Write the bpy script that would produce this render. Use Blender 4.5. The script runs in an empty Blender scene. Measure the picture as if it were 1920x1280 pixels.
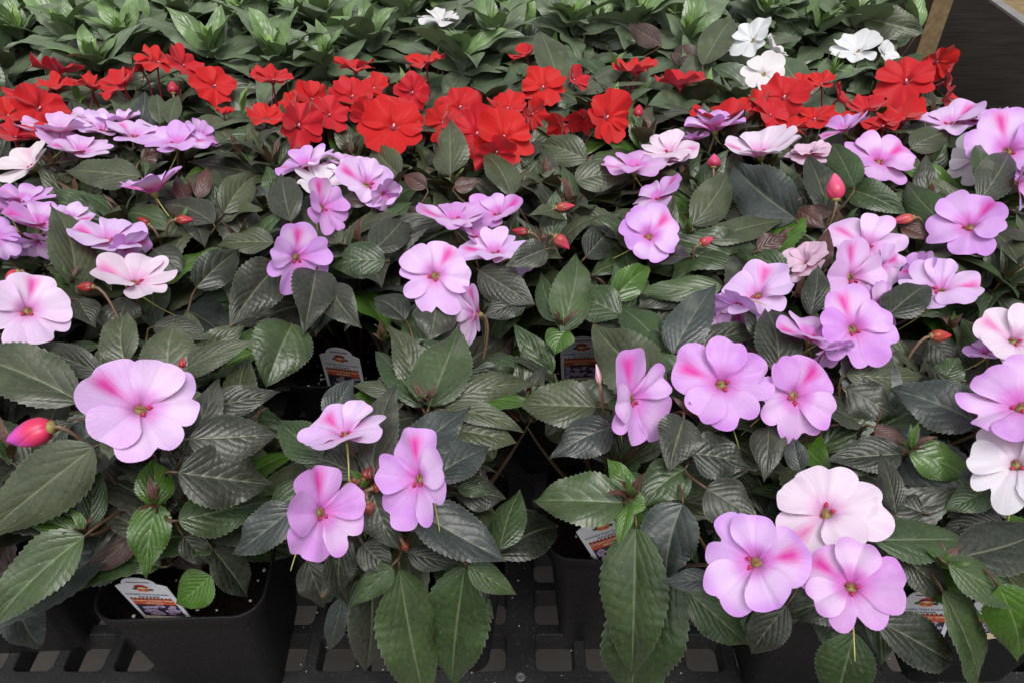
import bpy, math, random
import numpy as np
from mathutils import Vector, Matrix
random.seed(7); rng = np.random.default_rng(11)
C = bpy.context.scene.collection
S = 0.01                                   # everything below is written in centimetres
# ---------------------------------------------------------------- camera
F = 1450.0; PITCH = math.radians(40.0); CAMH = 55.6   # 55.6 cm above the bench top
cam_d = bpy.data.cameras.new('camera'); cam = bpy.data.objects.new('camera', cam_d); C.objects.link(cam)
cam_d.sensor_width = 36; cam_d.lens = 36*F/1920; cam_d.clip_start = 0.01; cam_d.clip_end = 200
cam.location = (0, 0, CAMH*S); cam.rotation_euler = (math.pi/2-PITCH, 0, 0)
bpy.context.scene.camera = cam
# ---------------------------------------------------------------- world, sun, exposure
w = bpy.data.worlds.new('World'); bpy.context.scene.world = w; w.use_nodes = True
nt = w.node_tree; nt.nodes.clear()
sky = nt.nodes.new('ShaderNodeTexSky'); sky.sky_type = 'NISHITA'; sky.sun_disc = False
sky.sun_elevation = math.radians(62); sky.sun_rotation = math.radians(200)
sky.air_density = 1.0; sky.dust_density = 4.0; sky.ozone_density = 1.0
hs = nt.nodes.new('ShaderNodeHueSaturation'); hs.inputs['Saturation'].default_value = 0.22
bg = nt.nodes.new('ShaderNodeBackground'); bg.inputs['Strength'].default_value = 0.102
wo = nt.nodes.new('ShaderNodeOutputWorld')
nt.links.new(sky.outputs[0], hs.inputs['Color']); nt.links.new(hs.outputs[0], bg.inputs['Color']); nt.links.new(bg.outputs[0], wo.inputs[0])
sd = bpy.data.lights.new('sun', 'SUN'); sd.energy = 1.5; sd.angle = math.radians(26); sd.color = (1, .97, .93)
so = bpy.data.objects.new('sun', sd); C.objects.link(so)
so.rotation_euler = (math.radians(20), math.radians(14), 0)
so.location = (0, 0, 3)
vs = bpy.context.scene.view_settings
vs.view_transform = 'Standard'; vs.look = 'None'; vs.gamma = 1; vs.use_curve_mapping = False; vs.exposure = 0.5

# ---------------------------------------------------------------- camera geometry (cm)
fw = np.array([0, math.cos(PITCH), -math.sin(PITCH)]); upv = np.array([0, math.sin(PITCH), math.cos(PITCH)]); rt = np.array([1., 0, 0])
CAM = np.array([0, 0, CAMH])
def at(px, py, H):
    """the point seen at this place of the photo, H cm below the eye"""
    v = fw + (px-960)/F*rt - (py-640)/F*upv
    return CAM + v*(H/-v[2])
def proj(P):
    d = P-CAM; z = d@fw
    return 960+F*(d@rt)/z, 640-F*(d@upv)/z, z
def nrm(v): 
    v = np.asarray(v, float); n = np.linalg.norm(v, axis=-1, keepdims=True); return v/np.maximum(n, 1e-9)

# ---------------------------------------------------------------- materials
def mat(name):
    m = bpy.data.materials.new(name); m.use_nodes = True; n = m.node_tree
    return m, n, n.nodes['Principled BSDF'], n.nodes['Material Output']
class G:
    """small node helper"""
    def __init__(s, n): s.n = n
    def node(s, t, **k):
        o = s.n.nodes.new(t)
        for a, b in k.items(): setattr(o, a, b)
        return o
    def link(s, a, b): s.n.links.new(a, b)
    def val(s, sock, v):
        if hasattr(v, 'is_linked'): s.link(v, sock)
        else: sock.default_value = v
    def m(s, op, a, b=0.0, c=0.0, clamp=False):
        o = s.node('ShaderNodeMath', operation=op, use_clamp=clamp)
        s.val(o.inputs[0], a); s.val(o.inputs[1], b); s.val(o.inputs[2], c); return o.outputs[0]
    def mix(s, f, a, b, bt='MIX'):
        o = s.node('ShaderNodeMix', data_type='RGBA', blend_type=bt)
        s.val(o.inputs[0], f)
        for q, v in ((6, a), (7, b)):
            if isinstance(v, tuple): v = (*v, 1) if len(v) == 3 else v
            s.val(o.inputs[q], v)
        return o.outputs[2]
    def ramp(s, v, a, b):
        o = s.node('ShaderNodeMapRange', interpolation_type='SMOOTHSTEP')
        s.val(o.inputs[0], v); o.inputs[1].default_value = a; o.inputs[2].default_value = b; return o.outputs[0]
    def noise(s, scale, detail=3, vec=None, out=0):
        o = s.node('ShaderNodeTexNoise'); o.inputs['Scale'].default_value = scale; o.inputs['Detail'].default_value = detail
        if vec is None:
            tc = s.node('ShaderNodeTexCoord'); vec = tc.outputs['Object']
        s.link(vec, o.inputs['Vector']); return o.outputs[out]
def simple(name, col, rough=.6, spec=.5, noise=None, bump=0, amt=.3):
    m, n, p, o = mat(name); g = G(n)
    p.inputs['Base Color'].default_value = (*col, 1); p.inputs['Roughness'].default_value = rough
    p.inputs['Specular IOR Level'].default_value = spec
    if noise:
        f = g.noise(noise, 5)
        g.link(g.mix(f, tuple(c*(1-amt) for c in col), tuple(min(1, c*(1+amt)) for c in col)), p.inputs['Base Color'])
        if bump:
            b = g.node('ShaderNodeBump'); b.inputs['Strength'].default_value = .6; b.inputs['Distance'].default_value = bump
            g.link(f, b.inputs['Height']); g.link(b.outputs[0], p.inputs['Normal'])
    return m

def leaf_material():
    m, n, p, o = mat('leaf'); g = G(n)
    uv = g.node('ShaderNodeUVMap', uv_map='uv'); sep = g.node('ShaderNodeSeparateXYZ'); g.link(uv.outputs[0], sep.inputs[0])
    u, v = sep.outputs[0], sep.outputs[1]
    av = g.m('ABSOLUTE', g.m('SUBTRACT', g.m('MULTIPLY', v, 2), 1))
    la = g.node('ShaderNodeAttribute', attribute_name='lc'); lc = la.outputs['Color']; fr = g.m('ADD', 4.6, g.m('MULTIPLY', la.outputs['Alpha'], 3.0))
    q = g.m('MULTIPLY', g.m('SUBTRACT', u, g.m('MULTIPLY', g.m('POWER', av, 1.25), .48)), fr)
    wob = g.noise(38, 2)
    q = g.m('ADD', q, g.m('MULTIPLY', wob, 1.1))
    sn = g.m('ABSOLUTE', g.m('SINE', g.m('MULTIPLY', q, math.pi)))
    puff = g.m('POWER', sn, .8)
    side = g.ramp(sn, .20, .0)                                    # thin side veins
    midr = g.ramp(av, .055, .02)
    big = g.noise(45, 4); fine = g.noise(420, 4)
    c = g.mix(g.ramp(big, .32, .7), g.mix(.42, lc, (0, 0, 0)), lc)
    c = g.mix(g.m('MULTIPLY', g.ramp(fine, .3, .75), .30), c, g.mix(.5, lc, (.16, .17, .15)))
    c = g.mix(g.m('MULTIPLY', side, g.m('MULTIPLY', big, .5)), c, g.mix(.5, lc, (.012, .02, .01)))
    c = g.mix(g.m('MULTIPLY', midr, .65), c, g.mix(.45, lc, (.30, .33, .20)))
    c = g.mix(g.m('MULTIPLY', g.ramp(av, .965, .995), .5), c, (.20, .22, .17))
    spk = g.ramp(g.noise(900, 1), .745, .78)
    c = g.mix(g.m('MULTIPLY', spk, .55), c, (.35, .35, .33))
    c = g.mix(g.m('MULTIPLY', g.ramp(g.m('ADD', u, g.m('MULTIPLY', big, .22)), 1.06, 1.12), .8), c, (.16, .09, .04))
    stain = g.ramp(g.noise(28, 5), .63, .70)
    c = g.mix(g.m('MULTIPLY', stain, .30), c, (.19, .20, .16))
    geo = g.node('ShaderNodeNewGeometry')
    back = g.mix(g.m('MULTIPLY', big, .8), (.10, .045, .035), g.mix(.5, lc, (.13, .12, .07)))
    sc = g.node('ShaderNodeSeparateColor'); g.link(lc, sc.inputs[0])
    back = g.mix(g.ramp(sc.outputs[1], .115, .16), back, g.mix(.25, lc, (.22, .24, .16)))
    c = g.mix(geo.outputs['Backfacing'], c, back)
    g.link(c, p.inputs['Base Color'])
    wet = g.ramp(g.m('SUBTRACT', sc.outputs[1], sc.outputs[0]), .02, .07)
    g.link(g.m('SUBTRACT', g.m('ADD', .25, g.m('MULTIPLY', big, .30)), g.m('MULTIPLY', wet, .08)), p.inputs['Roughness'])
    p.inputs['Specular IOR Level'].default_value = .62
    h = g.m('ADD', g.m('MULTIPLY', puff, g.ramp(av, 1.0, .55)), g.m('MULTIPLY', fine, .22))
    h = g.m('SUBTRACT', h, g.m('MULTIPLY', g.ramp(av, .09, .0), .7))
    b = g.node('ShaderNodeBump'); b.inputs['Strength'].default_value = .42; b.inputs['Distance'].default_value = .0007
    g.link(h, b.inputs['Height']); g.link(b.outputs[0], p.inputs['Normal'])
    tr = g.node('ShaderNodeBsdfTranslucent'); g.link(g.mix(.5, c, (.10, .16, .02)), tr.inputs['Color'])
    mx = g.node('ShaderNodeMixShader'); mx.inputs[0].default_value = .12
    g.link(p.outputs[0], mx.inputs[1]); g.link(tr.outputs[0], mx.inputs[2]); g.link(mx.outputs[0], o.inputs[0])
    return m

def petal_material():
    m, n, p, o = mat('petal'); g = G(n)
    uv = g.node('ShaderNodeUVMap', uv_map='uv'); sep = g.node('ShaderNodeSeparateXYZ'); g.link(uv.outputs[0], sep.inputs[0])
    u = sep.outputs[0]; sv = g.m('SUBTRACT', g.m('MULTIPLY', sep.outputs[1], 2), 1); av = g.m('ABSOLUTE', sv)
    pa = g.node('ShaderNodeAttribute', attribute_name='pt'); ps = g.node('ShaderNodeSeparateColor'); g.link(pa.outputs['Color'], ps.inputs[0])
    std, rnd = ps.outputs[0], ps.outputs[1]
    oc = g.node('ShaderNodeObjectInfo').outputs['Color']
    sk = g.node('ShaderNodeAttribute', attribute_type='OBJECT', attribute_name='streak').outputs['Fac']
    # fine veins running out from the throat
    cx = g.node('ShaderNodeCombineXYZ'); g.link(g.m('MULTIPLY', sv, 16), cx.inputs[0]); g.link(g.m('MULTIPLY', u, 1.2), cx.inputs[1]); g.link(g.m('MULTIPLY', rnd, 20), cx.inputs[2])
    vein = g.noise(1.4, 3, cx.outputs[0])
    blot = g.noise(70, 3)
    c = g.mix(g.m('MULTIPLY', g.ramp(blot, .3, .72), g.m('MULTIPLY', sk, .4)), oc, g.mix(.55, oc, (1, .94, 1)), 'MIX')
    c = g.mix(g.m('MULTIPLY', g.ramp(vein, .55, .36), g.m('MULTIPLY', sk, .22)), c, (.60, .22, .66))
    c = g.mix(g.m('MULTIPLY', g.m('MULTIPLY', g.ramp(u, .25, .55), g.ramp(u, 1.0, .7)), g.m('MULTIPLY', g.ramp(rnd, .2, 1.0), g.m('MULTIPLY', sk, .5))), c, (.88, .74, .90))
    spot = g.ramp(g.noise(75, 2), .715, .76); c = g.mix(g.m('MULTIPLY', spot, .22), c, (.50, .30, .28))
    rd = g.m('MULTIPLY', g.m('LESS_THAN', sk, .01), g.ramp(vein, .60, .35)); c = g.mix(g.m('MULTIPLY', rd, .22), c, (.30, .0, .02), 'MULTIPLY')
    # flush round the throat
    halo = g.m('MULTIPLY', g.m('MULTIPLY', g.ramp(u, .50, .08), g.ramp(vein, .15, .60)), g.m('MULTIPLY', sk, .95))
    c = g.mix(halo, c, (.66, .11, .50))
    c = g.mix(g.m('MULTIPLY', g.ramp(u, .16, .07), g.m('MINIMUM', g.m('MULTIPLY', sk, 2.0), .85)), c, (.36, .05, .10))
    # magenta streak down the top petal
    vv = g.m('ADD', av, g.m('MULTIPLY', g.m('SUBTRACT', vein, .5), .16))
    st = g.m('MULTIPLY', g.m('MULTIPLY', g.ramp(vv, .40, -.04), g.ramp(u, .16, .58)), g.m('MULTIPLY', g.ramp(u, 1.02, .70), std))
    c = g.mix(g.m('MULTIPLY', st, g.m('MINIMUM', g.m('MULTIPLY', sk, 1.1), 1)), c, (.72, .03, .38))
    geo = g.node('ShaderNodeNewGeometry')
    bk = g.node('ShaderNodeAttribute', attribute_type='OBJECT', attribute_name='back').outputs['Color']
    c = g.mix(g.m('MULTIPLY', geo.outputs['Backfacing'], g.ramp(u, 1.0, .35)), c, bk)
    g.link(c, p.inputs['Base Color']); p.inputs['Roughness'].default_value = .55; p.inputs['Specular IOR Level'].default_value = .3
    p.inputs['Sheen Weight'].default_value = .25
    b = g.node('ShaderNodeBump'); b.inputs['Strength'].default_value = .35; b.inputs['Distance'].default_value = .0006
    g.link(g.m('ADD', vein, g.m('MULTIPLY', blot, .8)), b.inputs['Height']); g.link(b.outputs[0], p.inputs['Normal'])
    tr = g.node('ShaderNodeBsdfTranslucent'); g.link(c, tr.inputs['Color'])
    mx = g.node('ShaderNodeMixShader'); mx.inputs[0].default_value = .22
    g.link(p.outputs[0], mx.inputs[1]); g.link(tr.outputs[0], mx.inputs[2]); g.link(mx.outputs[0], o.inputs[0])
    return m

def bud_material():
    m, n, p, o = mat('bud_skin'); g = G(n)
    uv = g.node('ShaderNodeUVMap', uv_map='uv'); sep = g.node('ShaderNodeSeparateXYZ'); g.link(uv.outputs[0], sep.inputs[0])
    oc = g.node('ShaderNodeObjectInfo').outputs['Color']
    tip = g.node('ShaderNodeAttribute', attribute_type='OBJECT', attribute_name='tipcol').outputs['Color']
    nz = g.noise(120, 3)
    c = g.mix(g.ramp(g.m('ADD', sep.outputs[0], g.m('MULTIPLY', nz, .3)), .35, 1.0), oc, tip)
    fold = g.m('ABSOLUTE', g.m('SINE', g.m('ADD', g.m('MULTIPLY', sep.outputs[1], 9.4), g.m('MULTIPLY', sep.outputs[0], 2.2))))
    c = g.mix(g.m('MULTIPLY', g.ramp(fold, .14, .0), .55), c, g.mix(.6, oc, (.05, .0, .02)))
    g.link(c, p.inputs['Base Color']); p.inputs['Roughness'].default_value = .38
    b = g.node('ShaderNodeBump'); b.inputs['Strength'].default_value = .6; b.inputs['Distance'].default_value = .001
    g.link(fold, b.inputs['Height']); g.link(b.outputs[0], p.inputs['Normal'])
    return m

def plastic_material(name, base, dust, scale=1.0, thr=.68):
    m, n, p, o = mat(name); g = G(n)
    a = g.noise(700*scale, 2); bgn = g.noise(18*scale, 5)
    c = g.mix(g.ramp(bgn, .35, .75), base, dust)
    c = g.mix(g.m('MULTIPLY', g.ramp(a, thr, thr+.05), .55), c, (.22, .21, .20))
    g.link(c, p.inputs['Base Color']); g.link(g.m('ADD', .42, g.m('MULTIPLY', bgn, .3)), p.inputs['Roughness']); p.inputs['Specular IOR Level'].default_value = .28
    b = g.node('ShaderNodeBump'); b.inputs['Strength'].default_value = .3; b.inputs['Distance'].default_value = .0006
    g.link(g.noise(260*scale, 4), b.inputs['Height']); g.link(b.outputs[0], p.inputs['Normal'])
    return m

M = dict(leaf=leaf_material(), petal=petal_material(), bud=bud_material(),
    pot=plastic_material('black_plastic', (.008, .008, .009), (.014, .013, .014)),
    grate=plastic_material('grate_plastic', (.013, .013, .014), (.034, .033, .034), .8, .655),
    stalk=simple('stalk_skin', (.19, .115, .075), .45, .5, 90), redstalk=simple('red_stalk_skin', (.34, .035, .06), .4),
    stem=simple('stem_skin', (.075, .045, .02), .5, .5, 60, .0004, .5),
    pinkeye=simple('pink_eye', (.72, .42, .45), .6), darkeye=simple('dark_eye', (.20, .01, .05), .6),
    calyx=simple('calyx_skin', (.26, .22, .07), .5),
    spur=simple('spur_skin', (.48, .46, .14), .5),
    soil=simple('soil', (.009, .006, .005), 1.0, .05, 300, .003, .7), perlite=simple('perlite', (.72, .71, .67), .9),
    anther=simple('anther', (.22, .10, .05), .6, .3, 400, 0, .5), throat=simple('throat_red', (.42, .012, .06), .45),
    white=simple('white_plastic', (.74, .75, .80), .35, .5), wood=simple('weathered_wood', (.22, .155, .08), .8, .2, 60, .003, .55),
    graywood=simple('grey_metal_edge', (.22, .21, .21), .6, .4, 40), darkwood_postshade=simple('dark_wood_and_post_shade', (.055, .038, .03), .85, .2, 30, .002, .35),
    steel=simple('screw_steel', (.12, .12, .12), .35))

# ---------------------------------------------------------------- mesh helpers
def link_mesh(name, verts, faces, m, parent=None, uv=None, attr=None, attrname='lc', smooth=True, origin=None, matidx=None):
    """verts in cm (n,3); faces: (k,4) array or list; uv per vertex; attr per vertex rgb"""
    verts = np.asarray(verts, float)
    org = np.zeros(3) if origin is None else np.asarray(origin, float)
    me = bpy.data.meshes.new(name)
    vv = (verts-org)*S
    if isinstance(faces, np.ndarray):
        nf, k = faces.shape
        me.vertices.add(len(vv)); me.vertices.foreach_set('co', vv.ravel())
        me.loops.add(nf*k); me.loops.foreach_set('vertex_index', faces.ravel().astype(np.int32))
        me.polygons.add(nf); me.polygons.foreach_set('loop_start', np.arange(0, nf*k, k, dtype=np.int32))
        me.update(calc_edges=True)
    else:
        me.from_pydata([tuple(x) for x in vv], [], [tuple(int(i) for i in f) for f in faces]); me.update()
    li = np.zeros(len(me.loops), np.int32); me.loops.foreach_get('vertex_index', li)
    if uv is not None:
        l = me.uv_layers.new(name='uv'); l.data.foreach_set('uv', np.asarray(uv, float)[li].ravel())
    if attr is not None:
        a = me.color_attributes.new(attrname, 'FLOAT_COLOR', 'POINT')
        attr = np.asarray(attr, float); col = np.ones((len(vv), 4)); col[:, :attr.shape[1]] = attr; a.data.foreach_set('color', col.ravel())
    me.polygons.foreach_set('use_smooth', np.full(len(me.polygons), smooth))
    for mm in (m if isinstance(m, (list, tuple)) else [m]): me.materials.append(mm)
    if matidx is not None: me.polygons.foreach_set('material_index', np.asarray(matidx, np.int32))
    o = bpy.data.objects.new(name, me); C.objects.link(o)
    o.location = tuple(org*S)
    if parent is not None:
        o.parent = parent; 
        pl = Vector(parent.location); q = parent.parent
        while q is not None: pl = pl+Vector(q.location); q = q.parent
        o.location = Vector(tuple(org*S))-pl
    return o
class Acc:
    def __init__(s): s.v = []; s.f = []; s.uv = []; s.a = []; s.mi = []; s.n = 0
    def add(s, v, f, uv=None, a=None, mi=0):
        v = np.asarray(v, float); s.v.append(v); s.f += [tuple(int(i)+s.n for i in q) for q in f]; s.mi += [mi]*len(f)
        s.uv.append(np.zeros((len(v), 2)) if uv is None else uv); s.a.append(np.zeros((len(v), 3)) if a is None else a); s.n += len(v)
    def tube(s, pts, r, k=7, mi=0):
        pts = np.asarray(pts, float); n = len(pts); r = np.broadcast_to(r, (n,))
        t = nrm(np.gradient(pts, axis=0)); ref = np.array([0.3, .9, .2])
        a = nrm(np.cross(t, ref)); b = np.cross(t, a)
        an = np.linspace(0, 2*math.pi, k, endpoint=False)
        v = pts[:, None]+r[:, None, None]*(np.cos(an)[None, :, None]*a[:, None]+np.sin(an)[None, :, None]*b[:, None])
        f = [(i*k+j, i*k+(j+1) % k, (i+1)*k+(j+1) % k, (i+1)*k+j) for i in range(n-1) for j in range(k)]
        f += [tuple(range(k))[::-1], tuple(range((n-1)*k, n*k))]
        s.add(v.reshape(-1, 3), f, mi=mi)
    def egg(s, c, ax, L, R, mi=0, k=10, nn=9, sharp=1.0, side=None):
        """an egg from c along ax, length L, radius R"""
        ax = nrm(ax); ref = np.array([0, 0, 1.]) if abs(ax[2]) < .9 else np.array([1., 0, 0])
        a = nrm(np.cross(ax, ref)); b = np.cross(ax, a); t = np.linspace(0, 1, nn)
        rr = R*np.sin(math.pi*t**.75)**.75*(1-.25*t*sharp)+1e-3
        an = np.linspace(0, 2*math.pi, k, endpoint=False)
        v = np.asarray(c)+t[:, None, None]*L*ax+rr[:, None, None]*(np.cos(an)[None, :, None]*a+np.sin(an)[None, :, None]*b*.9)
        f = [(i*k+j, i*k+(j+1) % k, (i+1)*k+(j+1) % k, (i+1)*k+j) for i in range(nn-1) for j in range(k)]
        f += [tuple(range(k))[::-1], tuple(range((nn-1)*k, nn*k))]
        uv = np.stack(np.broadcast_arrays(t[:, None], (an/6.283)[None]), -1).reshape(-1, 2)
        s.add(v.reshape(-1, 3), f, uv, mi=mi)
    def box(s, lo, hi, mi=0):
        x0, y0, z0 = lo; x1, y1, z1 = hi
        s.add([(x0,y0,z0),(x1,y0,z0),(x1,y1,z0),(x0,y1,z0),(x0,y0,z1),(x1,y0,z1),(x1,y1,z1),(x0,y1,z1)],
              [(0,3,2,1),(4,5,6,7),(0,1,5,4),(1,2,6,5),(2,3,7,6),(3,0,4,7)], mi=mi)
    def build(s, name, m, parent=None, smooth=True, origin=None, attrname='lc'):
        return link_mesh(name, np.concatenate(s.v), s.f, m, parent, np.concatenate(s.uv), np.concatenate(s.a), attrname, smooth, origin, s.mi)
def tag(o, label, cat, group=None, kind=None):
    if label: o['label'] = label
    if cat: o['category'] = cat
    if group: o['group'] = group
    if kind: o['kind'] = kind
    return o
def empty(name, loc):
    o = bpy.data.objects.new(name, None); C.objects.link(o); o.location = tuple(np.asarray(loc)*S); o.empty_display_size = .02; return o

# ---------------------------------------------------------------- leaves
TONE = {'R': (.085, .020, .016), 'o': (.066, .084, .036), 'd': (.038, .045, .028), 'b': (.042, .056, .052), 'g': (.036, .074, .018),
        'y': (.062, .155, .010), 'p': (.080, .040, .034), 'k': (.019, .027, .015), 'G': (.056, .098, .028), 'r': (.10, .028, .015)}
def leaves(B, T, N, W, nu=26, nv=8, arch=None, fold=None, bend=None, quilt=.028, seed=0, teeth=15):
    """n leaves at once: base, tip, upper-side normal, width -> verts (n, nu+1, nv+1, 3)"""
    B, T, N = (np.atleast_2d(np.asarray(x, float)) for x in (B, T, N)); W = np.atleast_1d(np.asarray(W, float)); n = len(B)
    r = np.random.default_rng(seed)
    ax = T-B; L = np.linalg.norm(ax, axis=1); ax = ax/L[:, None]
    N = nrm(N-(N*ax).sum(1, keepdims=True)*ax); sd_ = np.cross(N, ax)
    if arch is None: arch = r.uniform(.02, .13, n)
    if fold is None: fold = r.uniform(.0, .55, n)
    if bend is None: bend = r.uniform(-.09, .09, n)
    arch, fold, bend = (np.broadcast_to(x, (n,)) for x in (arch, fold, bend))
    u = np.linspace(0, 1, nu+1); v = np.linspace(-1, 1, nv+1)
    p1 = r.uniform(.58, .78, n)[:, None]; p2 = r.uniform(1.05, 1.45, n)[:, None]
    w_ = (u[None]+.004)**p1*(1.0001-u[None])**p2; w_ = w_/w_.max(1, keepdims=True)
    tooth = ((u*teeth) % 1.0)
    w_ = w_*(1+.10*(tooth-.5)[None]*np.minimum(1, 4*(1-u))[None])*W[:, None]/2
    mid = B[:, None]+ax[:, None]*(u[None, :, None]*L[:, None, None])
    mid = mid+N[:, None]*((arch[:, None]*L[:, None]*4*u*(1-u))[..., None])+sd_[:, None]*((bend[:, None]*L[:, None]*4*u*(1-u))[..., None])
    tg = nrm(np.gradient(mid, axis=1)); ln = nrm(np.cross(tg, sd_[:, None])); sl = np.cross(ln, tg)
    ww = w_[:, :, None]*v[None, None]; av = np.abs(v)
    ph = r.uniform(0, 6.28, (n, 1, 1)); ew = r.uniform(.01, .06, (n, 1, 1))*W[:, None, None]
    fr = r.random(n)
    q = (u[:, None]-.48*av[None]**1.25)[None]*(4.6+3.0*fr[:, None, None])
    qz = quilt*W[:, None, None]*(np.abs(np.sin(math.pi*q))**.9*(av**.6*(1-av)**.5*1.6)[None, None])*np.sin(math.pi*u)[None, :, None]
    qz = qz+ew*np.sin(6.28*(2.2*u[None, :, None])+ph+np.sign(v)[None, None]*1.3)*(av**2)[None, None]
    cz = np.abs(ww)*fold[:, None, None]-(.22*W[:, None, None])*(np.abs(ww)/(W[:, None, None]/2))**2*.5
    P = mid[:, :, None]+sl[:, :, None]*ww[..., None]*.97+ln[:, :, None]*(cz+qz)[..., None]
    UV = np.broadcast_to(np.stack(np.meshgrid(u, v*.5+.5, indexing='ij'), -1), (n, nu+1, nv+1, 2))
    return P, UV, fr
def grid_faces(n, nu, nv):
    i, j = np.meshgrid(np.arange(nu), np.arange(nv), indexing='ij'); a = (i*(nv+1)+j).ravel()
    f = np.stack([a, a+nv+1, a+nv+2, a+1], 1)
    return (f[None]+(np.arange(n)*(nu+1)*(nv+1))[:, None, None]).reshape(-1, 4)

# ---------------------------------------------------------------- the plants (x, distance, kind)
PL = []
def row(y, xs, kind, **k):
    for x in xs: PL.append(dict(x=x+random.uniform(-.8, .8), y=y+random.uniform(-.8, .8), kind=kind, flowers=[], leaves=[], buds=[], tips=[], **k))
for x, y in ((-36.5, 33.5), (-20.7, 30.3), (-5.4, 32.1), (7.6, 34.3), (20.6, 30.5), (32.6, 31.2)):
    PL.append(dict(x=x, y=y, kind='lav', front=True, flowers=[], leaves=[], buds=[], tips=[]))
row(51, (-45, -29.5, -13.5, 5.2, 21, 36), 'lav')
row(64, (-49, -34, -19, -4, 11, 26, 41), 'lav')
row(77, (-53, -38, -23, -8, 7, 22, 37), 'red')
row(92, (-60, -43, -26, -9, 8, 25, 40), 'white')
row(108, (-69, -51, -33, -15, 3, 21, 39), 'white')
row(125, (-80, -60, -40, -20, 0, 20, 40), 'white')
PH, PW = 12.6, 10.5        # pot height, rim width

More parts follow.
